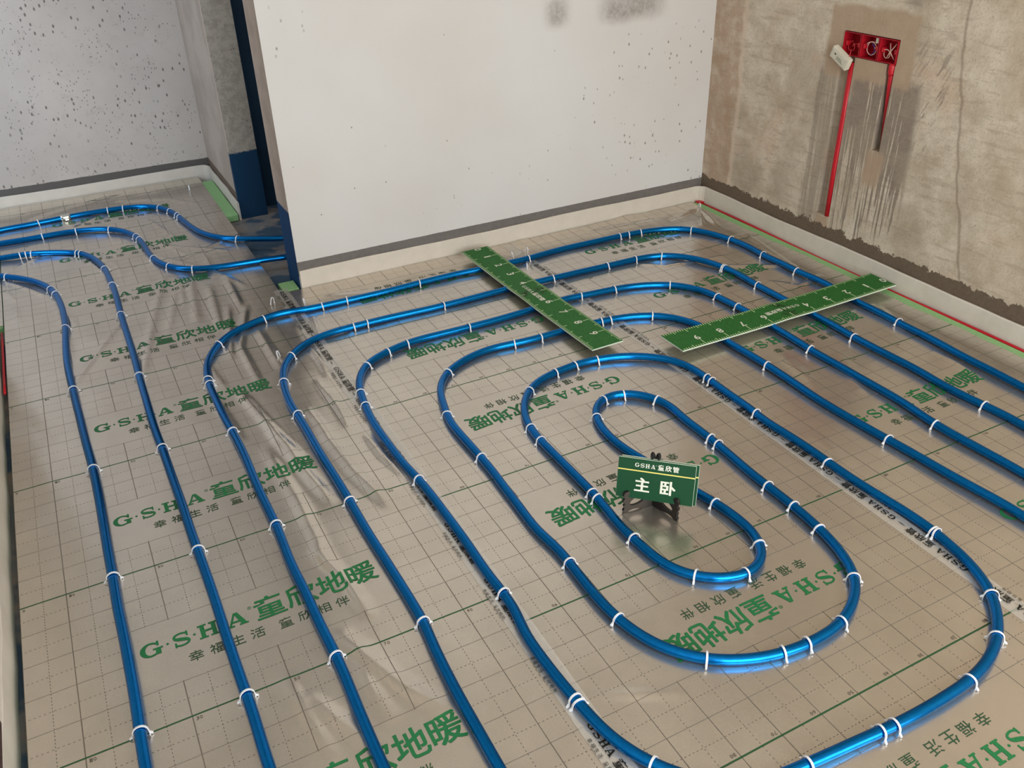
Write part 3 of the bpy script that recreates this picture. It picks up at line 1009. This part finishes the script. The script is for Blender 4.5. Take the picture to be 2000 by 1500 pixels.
def edge_strip(pts, h, th, label, side=1, wob=.0012, z0=ZF, lean=0.0):
    P = strip_path(pts)
    mb = MB()
    vs, fs = [], []
    for i, q in enumerate(P):
        t = (P[min(i + 1, len(P) - 1)] - P[max(i - 1, 0)]).normalized()
        nn = Vector((-t.y, t.x, 0)) * side
        w = wob * math.sin(i * 1.7) + wob * math.sin(i * .61 + 1)
        hh = h + .0022 * math.sin(i * .37)
        for o, z in ((w, z0), (w + lean, hh - .003), (w + lean + .002, hh), (w + lean + th - .002, hh), (w + lean + th, hh - .003), (w + th, z0)):
            p = q + nn * o
            vs.append((p.x, p.y, z))
    for i in range(len(P) - 1):
        for k in range(6):
            k2 = (k + 1) % 6
            fs.append((i * 6 + k, (i + 1) * 6 + k, (i + 1) * 6 + k2, i * 6 + k2))
    fs.append(tuple(range(6)))
    fs.append(tuple((len(P) - 1) * 6 + k for k in range(5, -1, -1)))
    mb.add(vs, fs)
    bm = bmesh.new()
    o = mb.build('edge_strip', M['strip'], smooth=False)
    bm.from_mesh(o.data)
    bmesh.ops.recalc_face_normals(bm, faces=bm.faces[:])
    bm.to_mesh(o.data)
    bm.free()
    return tag(o, label, 'edge strip')


edge_strip([(1.072, 1.898), (3.047, 1.898), (3.047, -2.55)], .073, .010, 'white foam edge strip running along the white wall and round to the cement wall', 1)
edge_strip([(-1.4, 3.638), (1.047, 3.638), (1.047, 2.915)], .055, .011, 'white foam edge strip curving round the far left corner to the doorway', 1)
edge_strip([(-.020, -2.5), (-.020, 2.11)], .075, .009, 'white foam edge strip along the left edge of the floor', 1)


# red conduit lying in the joint along the right wall and a sliver on the left
def red_line(pts, r, name, label):
    return tag(MB().tube(pts, r, 10).build(name, M['red'], smooth=True), label, 'conduit')


rp = [(3.035 + .0012 * math.sin(i * .8), 1.875 - i * .1, -.004 + .003 * math.sin(i * .5)) for i in range(42)]
red_line(rp, .0052, 'red_conduit', 'thin red conduit lying in the joint between green foam and cement wall')
cf = MB().bbox((3.015, 1.855, -.008), (3.044, 1.888, .006), .003)
tag(cf.build('red_corner_cap', M['red']), 'flat red plastic scrap tucked into the far corner of the edge strip', 'scrap')
red_line([(-.0085, 2.09 - i * .07, .001) for i in range(8)], .0042, 'red_conduit', 'short red conduit sliver beside the left edge strip')

tag(MB().bbox((-.034, -.30, .082), (-.0195, .085, .102), .004).build('stone_sill', M['stone']), 'dark maroon stone edge resting above the left edge strip', 'stone sill')


# ---------------------------------------------------------------- seam tapes
def seam_tape(x, y0, y1, w, flip, label, crinkle):
    nx, ny = 9, int((y1 - y0) / .008)
    X, Y = np.meshgrid(np.linspace(x - w / 2, x + w / 2, nx), np.linspace(y0, y1, ny))
    X = X + .003 * np.sin(Y * 3.0)
    Z = height(X, Y) + .0012 + crinkle * (.5 + .5 * np.sin(X * 150 + 3 * np.sin(Y * 40)) * np.sin(Y * 95 + X * 60))
    co = np.stack([X, Y, Z], 2).reshape(-1, 3)
    idx = np.arange(nx * ny).reshape(ny, nx)
    f = np.stack([idx[:-1, :-1], idx[:-1, 1:], idx[1:, 1:], idx[1:, :-1]], 2).reshape(-1, 4)
    me = bpy.data.meshes.new('seam_tape')
    me.from_pydata(co.tolist(), [], f.tolist())
    me.polygons.foreach_set('use_smooth', [True] * len(me.polygons))
    o = tag(link('seam_tape', me, M['tape']), label, 'tape')
    P = Print()
    for ch, a in (('G', 0), ('S', .022), ('H', .044), ('A', .066)):
        P.put(slab(ch), a, 0, a + .018, .017)
    for i in range(3):
        P.put(dot(6), .0195 + .022 * i, .006, .0215 + .022 * i, .008)
    for ch, a in (('童', .096), ('欣', .122), ('管', .148)):
        P.put(glyph(ch, .02), a, -.001, a + .023, .021)
    P.put(dot(4), .178, .006, .204, .009)
    small = Print()
    for i, ch in enumerate('幸福生活童欣相伴'):
        a = .03 + i * .0125 + (.008 if i > 3 else 0)
        small.put(glyph(ch), a, -.018, a + .0095, -.008)
    V, F_, n0 = [], [], 0
    y = y1 - .03 if not flip else y0 + .03
    while (y - .2 > y0) if not flip else (y + .2 < y1):
        for pr in (P, small):
            v, ff = pr.arr()
            if not flip:   # reads towards the camera, letter tops to the right
                px, py = x - .012 + v[:, 1], y - v[:, 0]
            else:          # reads away from the camera, letter tops to the left
                px, py = x + .008 - v[:, 1], y + v[:, 0]
            V.append(np.stack([px, py, height(px, py) + .0024 + crinkle + v[:, 2]], 1))
            F_ += [tuple(i + n0 for i in q) for q in ff]
            n0 += len(v)
        y += .213 if flip else -.23
    print_mesh('tape_lettering', np.vstack(V), F_, M['kprint'], o)
    return o


seam_tape(.992, -2.2, 1.93, .055, False, 'crinkled clear seam tape with black lettering on the left seam, starting at the wall end', .0016)
seam_tape(1.985, -2.2, 1.86, .05, True, 'clear seam tape with black lettering on the right seam, passing between the two rulers', .0004)


# ---------------------------------------------------------------- blue heating pipes
RP = .0122
ZP = .0138


def smooth_path(pts, before=(), after=(), sig=.040, step=.012):
    p = [np.array(c, float) for c in list(before) + list(pts) + list(after)]
    i = 1
    while i < len(p) - 1:                              # drop points measured twice or out of order
        a, c = p[i] - p[i - 1], p[i + 1] - p[i]
        if np.linalg.norm(a) < .02 or np.dot(a, c) < .45 * np.linalg.norm(a) * np.linalg.norm(c):
            p.pop(i)
            i = max(1, i - 1)
        else:
            i += 1
    p = np.array(p)
    q = []
    for i in range(len(p) - 1):                        # Catmull-Rom
        p0, p1, p2, p3 = p[max(i - 1, 0)], p[i], p[i + 1], p[min(i + 2, len(p) - 1)]
        L = np.linalg.norm(p2 - p1)
        for t in np.linspace(0, 1, max(2, int(L / .006)), endpoint=False):
            q.append(.5 * (2 * p1 + (p2 - p0) * t + (2 * p0 - 5 * p1 + 4 * p2 - p3) * t * t + (3 * p1 - p0 - 3 * p2 + p3) * t ** 3))
    q = np.array(q + [p[-1]])
    s = np.r_[0, np.cumsum(np.linalg.norm(np.diff(q, axis=0), axis=1))]
    n_ = int(s[-1] / step)
    ss = np.linspace(0, s[-1], n_)
    q = np.stack([np.interp(ss, s, q[:, 0]), np.interp(ss, s, q[:, 1])], 1)
    r = int(3 * sig / step)
    k = np.exp(-.5 * (np.arange(-r, r + 1) * step / sig) ** 2)
    k /= k.sum()
    pad = np.vstack([2 * q[0] - q[1:r + 1][::-1], q, 2 * q[-1] - q[-r - 1:-1][::-1]])
    return np.stack([np.convolve(pad[:, 0], k, 'valid'), np.convolve(pad[:, 1], k, 'valid')], 1)


def ext(pts, end, dirn, L=1.4, nseg=4):
    a = np.array(pts[-1] if end else pts[0])
    return [tuple(a + np.array(dirn) * L * (i + 1) / nseg) for i in range(nseg)]


PIPE_INFO = {
    'P1': ('blue heating pipe farthest back, snaking into the doorway, with a silver clamp', [(-1.2, 3.37), (-.5, 3.30)], [(1.4, 2.40), (1.9, 2.35)]),
    'P2': ('blue heating pipe second from the far wall, snaking into the doorway', [(-1.2, 3.16), (-.5, 3.10)], [(1.4, 2.20), (1.9, 2.25)]),
    'P3': ('blue heating pipe curving from the far left and down, second from the left edge', [(-1.2, 2.95), (-.5, 2.90)], [(.41, -.5), (.41, -1.2), (.41, -2.0)]),
    'P4': ('blue heating pipe curving from the far left and down, nearest the left edge strip', [(-1.2, 2.75), (-.5, 2.70)], [(.2, -.5), (.2, -1.2), (.2, -2.0)]),
    'P5': ('outermost blue heating pipe loop, closest to the white wall and the cement wall', [(.6, -2.0), (.6, -1.2), (.6, -.7)], [(2.8, -.5), (2.8, -1.2), (2.8, -2.0)]),
    'P6': ('second blue heating pipe loop from the white wall, inside the outermost one', [(.8, -2.0), (.8, -1.4), (.79, -.8)], [(2.61, -.6), (2.6, -1.2), (2.6, -2.0)]),
    'P7': ('long blue heating pipe wound as the inner spiral around the green sign', [(2.41, -2.0), (2.41, -1.2), (2.41, -.7)], [(2.24, -.8), (2.22, -1.3), (2.22, -2.0)]),
}
PATHS = {}
for key, (label, before, after) in PIPE_INFO.items():
    q = smooth_path(PIPE_PATHS[key], before, after)
    PATHS[key] = q
    z = ZP + .0015 * np.sin(np.arange(len(q)) * .09 + len(q))
    tb = MB().tube([(a, b, c) for (a, b), c in zip(q, z)], RP, 14)
    tag(tb.build('heating_pipe', M['pipe'], smooth=True), label, 'pipe')


# ---------------------------------------------------------------- white clips
def clip_mesh():
    mb = MB()
    prof = [(-.0150, -.004), (-.0148, .010)]
    for i in range(9):
        a = math.pi - math.pi * i / 8
        prof.append((.0142 * math.cos(a), .0140 + .0138 * math.sin(a)))
    prof += [(.0148, .010), (.0150, -.004)]
    vs, fs = [], []
    for i, (y, z) in enumerate(prof):
        y0, z0 = prof[max(i - 1, 0)]
        y1, z1 = prof[min(i + 1, len(prof) - 1)]
        t = Vector((0, y1 - y0, z1 - z0)).normalized()
        nn = Vector((0, -t.z, t.y))
        nn = nn if nn.dot(Vector((0, y, z - .014))) > 0 else -nn
        w = .0022 if 2 <= i <= 10 else .0017
        for sx, o in ((-w, 0), (w, 0), (w, .0017), (-w, .0017)):
            vs.append((sx, y + nn.y * o, z + nn.z * o))
    for i in range(len(prof) - 1):
        for k in range(4):
            k2 = (k + 1) % 4
            fs.append((i * 4 + k, i * 4 + k2, (i + 1) * 4 + k2, (i + 1) * 4 + k))
    fs += [(0, 1, 2, 3), tuple((len(prof) - 1) * 4 + k for k in (3, 2, 1, 0))]
    mb.add(vs, fs)
    for s in (-1, 1):   # barbed shoulder flaring from each foot
        a = [(-.0024, .0155 * s, .011), (.0024, .0155 * s, .011), (.0018, .0225 * s, .0055), (-.0018, .0225 * s, .0055),
             (-.0018, .0215 * s, .0030), (.0018, .0215 * s, .0030), (.0024, .0155 * s, .0065), (-.0024, .0155 * s, .0065)]
        mb.add(a, [(0, 1, 2, 3), (3, 2, 5, 4), (4, 5, 6, 7), (0, 3, 4, 7), (1, 6, 5, 2)])
    me = bpy.data.meshes.new('pipe_clip')
    me.from_pydata(mb.v, [], mb.f)
    me.update()
    me.materials.append(M['clip'])
    return me


CM = clip_mesh()
CLIP_TEXT = {
    'P1': 'pipe farthest back that enters the doorway', 'P2': 'second pipe that enters the doorway',
    'P3': 'second pipe from the left edge', 'P4': 'leftmost pipe beside the edge strip',
    'P5': 'outermost pipe loop by the walls', 'P6': 'second pipe loop from the walls',
    'P7': 'inner spiral pipe around the sign'}
RUNS = {
    'P1': ['rear pipe at the far left', 'bend of the rear pipe', 'rear pipe at the doorway edge'],
    'P2': ['second rear pipe at the far left', 'bend of the second rear pipe', 'second rear pipe near the doorway'],
    'P3': ['far bend of the second-left pipe', 'second pipe from the left'],
    'P4': ['far bend of the leftmost pipe', 'leftmost pipe'],
    'P5': ['left run of the outermost loop', 'outermost loop along the white wall', 'outermost loop along the cement wall'],
    'P6': ['left run of the second loop', 'second loop from the white wall', 'second loop from the cement wall'],
    'P7': ['third loop from the cement wall', 'third loop from the white wall', 'left run of the third loop', 'wide bend nearest the camera',
           'right side of the wide turn', 'bend just in front of the rulers', 'strand left of the sign', 'small bend before the sign',
           'strand running behind the sign', 'small bend behind the sign', 'strand right of the sign', 'middle bend before the sign',
           'left run of the fourth loop', 'fourth loop from the white wall', 'fourth loop from the cement wall']}
ORD = ['first', 'second', 'third', 'fourth', 'fifth', 'sixth', 'seventh', 'eighth', 'ninth', 'tenth']
for key, spots in CLIP_SPOTS.items():
    q = PATHS[key]
    found = []
    for (x, y) in spots:
        i = int(np.clip(np.hypot(q[:, 0] - x, q[:, 1] - y).argmin(), 2, len(q) - 3))
        t = q[i + 2] - q[i - 2]
        hor = abs(t[0]) > abs(t[1])
        found.append((i, t, (hor, (t[0] if hor else t[1]) > 0)))
    found.sort(key=lambda e: e[0])
    runs = []
    for e in found:
        if runs and runs[-1][-1][2] == e[2]:
            runs[-1].append(e)
        else:
            runs.append([e])
    for ri, run in enumerate(runs):
        name = RUNS[key][min(ri, len(RUNS[key]) - 1)]
        for k, (i, t, (hor, pos)) in enumerate(run):
            o = bpy.data.objects.new('pipe_clip', CM)
            COL.objects.link(o)
            o.location = (q[i, 0], q[i, 1], .0002)
            o.rotation_euler = (random.uniform(-.1, .1), random.uniform(-.12, .12), math.atan2(t[1], t[0]) + random.uniform(-.16, .16))
            side = ('the left' if pos else 'the right') if hor else ('the near end' if pos else 'the far end')
            lab = 'the only white clip on the ' + name if len(run) == 1 else 'white clip on the %s, %s from %s' % (name, ORD[k], side)
            tag(o, lab, 'clip', 'clips on the ' + CLIP_TEXT[key])
LT = ['spare white clip alone near the far left corner strip', 'spare white clip stuck in the foil left of the outermost pipe near the doorway',
      'spare white clip beside the seam tape just under the wall end', 'spare pale clip touching the outside of the second pipe loop',
      'spare white clip gathering the foil in the far right corner', 'spare white clip just behind the ruler near the white wall',
      'spare white clip between the two outer pipes beside the ruler', 'spare white clip hard against the ruler edge by the white wall']
for (x, y), lab in zip(LOOSE_CLIPS, LT):
    o = bpy.data.objects.new('spare_clip', CM)
    COL.objects.link(o)
    o.location = (x, y, -.001)
    o.scale = (.9, .62, 1.0)
    o.rotation_euler = (random.uniform(-.25, .25), random.uniform(-.3, .3), random.uniform(-.9, .4))
    tag(o, lab, 'clip', 'spare clips')

# silver clamp on the rear pipe
q = PATHS['P1']
i = int(np.hypot(q[:, 0] - .30, q[:, 1] - 3.21).argmin())
t = q[i + 2] - q[i - 2]
root = tag(empty('pipe_clamp', (q[i, 0], q[i, 1], ZP), (0, 0, math.atan2(t[1], t[0]))), 'shiny silver clamp wrapped around the rear pipe at far left', 'clamp')
MB().tube([(-.022, 0, 0), (-.020, 0, 0), (-.008, 0, 0), (.008, 0, 0), (.020, 0, 0), (.022, 0, 0)], [.0130, .0150, .0146, .0152, .0150, .0130], 16).build('sleeve', M['steel'], root, smooth=True)
MB().bbox((-.006, -.030, -.011), (.012, -.012, -.004), .002).build('tab', M['steel'], root)


# ---------------------------------------------------------------- rulers
def ruler(x, y, rz, label, tilt):
    root = tag(empty('ruler', (x, y, .0285), (tilt[0], tilt[1], rz)), label, 'ruler', 'green metre rulers')
    L, W, T = 1.0, .125, .005
    nseg = 24

    def sag(u):
        return -.0045 * math.sin(math.pi * min(max(u / L, 0), 1)) + .0030 * max(0, 1 - abs(u - .52) / .1)
    mb = MB()
    vs, fs = [], []
    for i in range(nseg + 1):
        u = L * i / nseg
        for yy, zz in ((-W / 2, 0), (W / 2, 0), (W / 2, T), (-W / 2, T)):
            vs.append((u, yy, zz + sag(u)))
    for i in range(nseg):
        fs.append((i * 4 + 3, i * 4 + 7, i * 4 + 6, i * 4 + 2))
    top = MB().add(vs, fs + [])
    top.build('board_face', M['ruler'], root)
    fs2 = []
    for i in range(nseg):
        fs2 += [(i * 4, i * 4 + 1, i * 4 + 5, i * 4 + 4), (i * 4 + 1, i * 4 + 2, i * 4 + 6, i * 4 + 5), (i * 4, i * 4 + 4, i * 4 + 7, i * 4 + 3)]
    fs2 += [(0, 3, 2, 1), (nseg * 4, nseg * 4 + 1, nseg * 4 + 2, nseg * 4 + 3)]
    MB().add(vs, fs2).build('board_core', M['signedge'], root)

    def lay(P, name, mat, kind=None):
        v, f = P.arr()
        z = np.array([sag(a) for a in v[:, 0]]) + T + .0004 + v[:, 2]
        print_mesh(name, np.stack([v[:, 0], v[:, 1], z], 1), f, mat, root, kind)

    sq = (np.array([(0, 0), (1, 0), (1, 1), (0, 1)], float), [(0, 1, 2, 3)])
    tk = Print()
    for c in range(1, 100):
        u = c / 100
        for s in (-1, 1):
            ln = .010
            if c % 5 == 0:
                ln = .017
            if c % 10 == 0:
                ln = .034 if s > 0 else .024
            a = W / 2 - ln if s > 0 else -W / 2
            tk.put(sq, u - .0016, a, u + .0016, a + ln)
    lay(tk, 'tick_marks', M['tick'], 'stuff')
    for d in range(10):
        if d == 5:
            continue
        P = Print()
        u = d * .1 if d else .012
        hw = .0042 if d == 1 else .0095
        P.put(glyph(str(d), .03), u - hw, -.006, u + hw, .024)
        lay(P, 'digit', M['wprint'])
    P = Print()
    for ch, a in (('G', .425), ('S', .445), ('H', .465), ('A', .485)):
        P.put(slab(ch), a, -.012, a + .016, .004)
    for ch, a in (('童', .507), ('欣', .532), ('管', .557)):
        P.put(glyph(ch, .03), a, -.014, a + .023, .008)
    lay(P, 'ruler_lettering', M['wprint'])
    return root


ruler(1.808, 1.835, math.radians(-88.7), 'green metre ruler lying across the pipes from the white wall to mid-floor', (0, 0))
ruler(3.024, .747, math.radians(180.5), 'green metre ruler lying across the pipes from the cement wall inwards', (0, 0))


# ---------------------------------------------------------------- sign boards on the easel
YAW, TILT, SW, SH = -.756, .286, .195, .108
SX, SY, SZ = 1.392, .124, .05


def sign_board(name, dx, dy, dz, label, lettering):
    root = empty(name)
    root.matrix_world = Matrix.Translation((SX, SY, SZ)) @ Matrix.Rotation(YAW, 4, 'Z') @ Matrix.Rotation(-TILT, 4, 'X') @ Matrix.Translation((dx, dy, dz))
    tag(root, label, 'sign')
    MB().bbox((0, .0006, 0), (SW, .005, SH), .0008).build('board_core', M['signedge'], root)
    MB().bbox((.0006, -.0004, .0006), (SW - .0006, .0008, SH - .0006), .0003).build('board_face', M['sign'], root)
    MB().box((.0006, -.0007, .0745), (SW - .0006, -.0003, .0775)).build('yellow_stripe', M['yellow'], root)
    if lettering:
        def lay(P, nm):
            v, f = P.arr()
            print_mesh(nm, np.stack([v[:, 0], -.0008 - v[:, 2], v[:, 1]], 1), f, M['wprint'], root)
        P = Print()
        for ch, a in (('G', .043), ('S', .0565), ('H', .0695), ('A', .0835)):
            P.put(slab(ch), a, .086, a + .0105, .097)
        for a in (.0548, .0678, .0812):
            P.put(dot(6), a - .0008, .0905, a + .0008, .0921)
        P.put(glyph('®'), .0948, .0945, .0972, .0970)
        for ch, a in (('童', .1010), ('欣', .1195), ('管', .1380)):
            P.put(glyph(ch, .03), a, .0848, a + .0148, .0995)
        lay(P, 'brand_lettering')
        for ch, a in (('主', .047), ('卧', .112)):
            P = Print()
            P.put(glyph(ch, .035), a, .022, a + .036, .058)
            lay(P, 'room_lettering')
    return root


sign_board('sign_board', 0, 0, 0, 'green sign board with yellow stripe and white lettering, in front on the easel', True)
sign_board('sign_board', .0075, .0065, .0015, 'plain green sign board tucked behind the lettered one', False)

# easel: two ornate black wings hinged at the back
er = empty('easel')
er.matrix_world = Matrix.Translation((SX + math.cos(YAW) * SW * .47, SY + math.sin(YAW) * SW * .47, .0015)) @ Matrix.Rotation(YAW, 4, 'Z')
tag(er, 'small black plastic easel with scalloped legs holding the green signs', 'easel')
OUT = [(.001, .004), (.001, .120), (.003, .160), (.006, .168), (.011, .169), (.014, .162), (.013, .130), (.014, .085), (.018, .062), (.028, .054), (.045, .0490), (.060, .0470), (.066, .049), (.068, .060), (.074, .067), (.082, .066), (.087, .060), (.087, .051), (.083, .046), (.088, .041), (.088, .034), (.083, .029), (.087, .023), (.084, .014), (.088, .008), (.086, 0), (.074, 0), (.070, .004), (.058, .006), (.044, .005), (.030, 0), (.001, 0)]
HOLE = [(.047 + .0225 * math.cos(a), .0310 + .0125 * math.sin(a) - .005 * math.cos(a)) for a in [2 * math.pi * k / 18 for k in range(18)]]
for s in (-1, 1):
    mw = Matrix.Translation((0, .047, 0)) @ Matrix.Rotation(math.radians(-90 + s * 54), 4, 'Z') @ Matrix.Translation((0, -.0035, 0))
    MB().plate(OUT, [HOLE], .007, mw).build('wing', M['black'], er)
MB().tube([(0, .047, .004), (0, .047, .150)], .0055, 12).build('hinge_post', M['black'], er, smooth=True)


# ---------------------------------------------------------------- socket boxes, conduits and block on the cement wall
BZ0, BZ1 = .789, .870
for i, (y0, y1, lab) in enumerate(((1.0785, 1.1590, 'red socket box nearest the corner, behind the hanging white block'),
                                   (.9935, 1.0745, 'middle red socket box of the three, with a coil of wire'),
                                   (.9085, .9895, 'red socket box farthest right, crossed pale wires and a conduit below'))):
    root = tag(empty('socket_box', (XW, (y0 + y1) / 2, BZ0)), lab, 'socket box', 'red socket boxes in the cement wall')
    w, h, d, t = (y1 - y0) / 2, BZ1 - BZ0, .05, .0022
    b = MB()
    b.box((-.004, -w, 0), (d, -w + t, h))
    b.box((-.004, w - t, 0), (d, w, h))
    b.box((-.004, -w + t, 0), (d, w - t, t))
    b.box((-.004, -w + t, h - t), (d, w - t, h))
    b.box((d - t, -w + t, t), (d, w - t, h - t))
    b.build('box_shell', M['redbox'], root)
    for s in (-1, 1):
        MB().bbox((.002, s * (w - .011) - .005, h * .40), (.020, s * (w - .011) + .005, h * .60), .001).build('screw_lug', M['red'], root)

    def coil(cy, cz, r, turns, a0, m, x0=.006):
        pts = []
        for k in range(int(turns * 18) + 1):
            a = a0 + 2 * math.pi * k / 18
            pts.append((x0 + .012 * k / (turns * 18), cy + r * math.cos(a), cz + r * math.sin(a) * .95))
        MB().tube(pts, .0016, 6).build('wire', m, root, smooth=True)
    if i == 0:
        coil(.012, .030, .018, .9, 2.2, M['wire_r'])
        coil(-.012, .026, .016, .7, .3, M['wire_r'])
    elif i == 1:
        coil(.002, .036, .024, 1.3, .6, M['wire_w'])
        coil(.006, .034, .021, .8, 1.9, M['wire_b'])
        coil(-.022, .038, .005, 1.0, 0, M['wire_w'])
        MB().bbox((.004, -.030, .058), (.014, -.018, .076), .001).build('wire_tag', M['block'], root)
    else:
        coil(.016, .028, .016, 1.1, .5, M['wire_w'])
        MB().tube([(.008, .012, .012), (.004, -.002, .035), (.010, -.022, .066)], .0017, 6).build('wire', M['wire_w'], root, smooth=True)
        MB().tube([(.012, -.020, .012), (.006, -.006, .034), (.012, .008, .064)], .0017, 6).build('wire', M['wire_w'], root, smooth=True)
        MB().tube([(.014, .002, .030), (.014, .006, .068)], .0016, 6).build('wire', M['wire_r'], root, smooth=True)

c1 = tag(empty('wall_conduit', (3.0655, 1.108, .165)), 'long red conduit in the wall chase below the hanging white block', 'conduit')
MB().tube([(.002, 0, 0), (0, .001, .2), (0, -.001, .4), (.002, 0, .60)], .0122, 14).build('tube', M['red'], c1, smooth=True)
c2 = tag(empty('wall_conduit', (XW, .9235, .478)), 'short red conduit vanishing into the chase below the right socket box', 'conduit')
MB().tube([(.036, .001, .002), (.020, 0, .15), (.008, 0, .268), (.006, 0, .286)], .0105, 14).build('tube', M['red'], c2, smooth=True)
MB().tube([(.006, 0, .272), (.005, 0, .280), (.004, 0, .305), (.004, 0, .312)], [.0105, .0128, .0128, .0105], 16).build('adapter', M['red'], c2, smooth=True)

blk = empty('wiring_block')
blk.matrix_world = Matrix.Translation((3.036, 1.139, .781)) @ Matrix.Rotation(math.radians(27), 4, 'X') @ Matrix.Rotation(math.radians(-10), 4, 'Y')
tag(blk, 'off-white plastic block hanging askew from the red socket box', 'block')
MB().bbox((-.011, -.047, -.023), (.011, .047, .023), .003).build('block_body', M['block'], blk)
MB().bbox((-.0125, -.040, -.016), (-.0105, .040, .016), .0006).build('block_cover', M['block'], blk)
MB().bbox((-.0134, .018, .002), (-.0122, .026, .007), .0003).build('printed_mark', M['kprint'], blk)
for k in range(3):
    MB().box((-.0130, -.026 + .004 * k, -.009 + .005 * k), (-.0124, .012, -.0078 + .005 * k)).build('printed_line', M['thin'], blk)
MB().tube([(.004, -.030, .020), (.012, -.022, .032), (.020, -.012, .040)], .0016, 6).build('lead', M['wire_r'], blk, smooth=True)
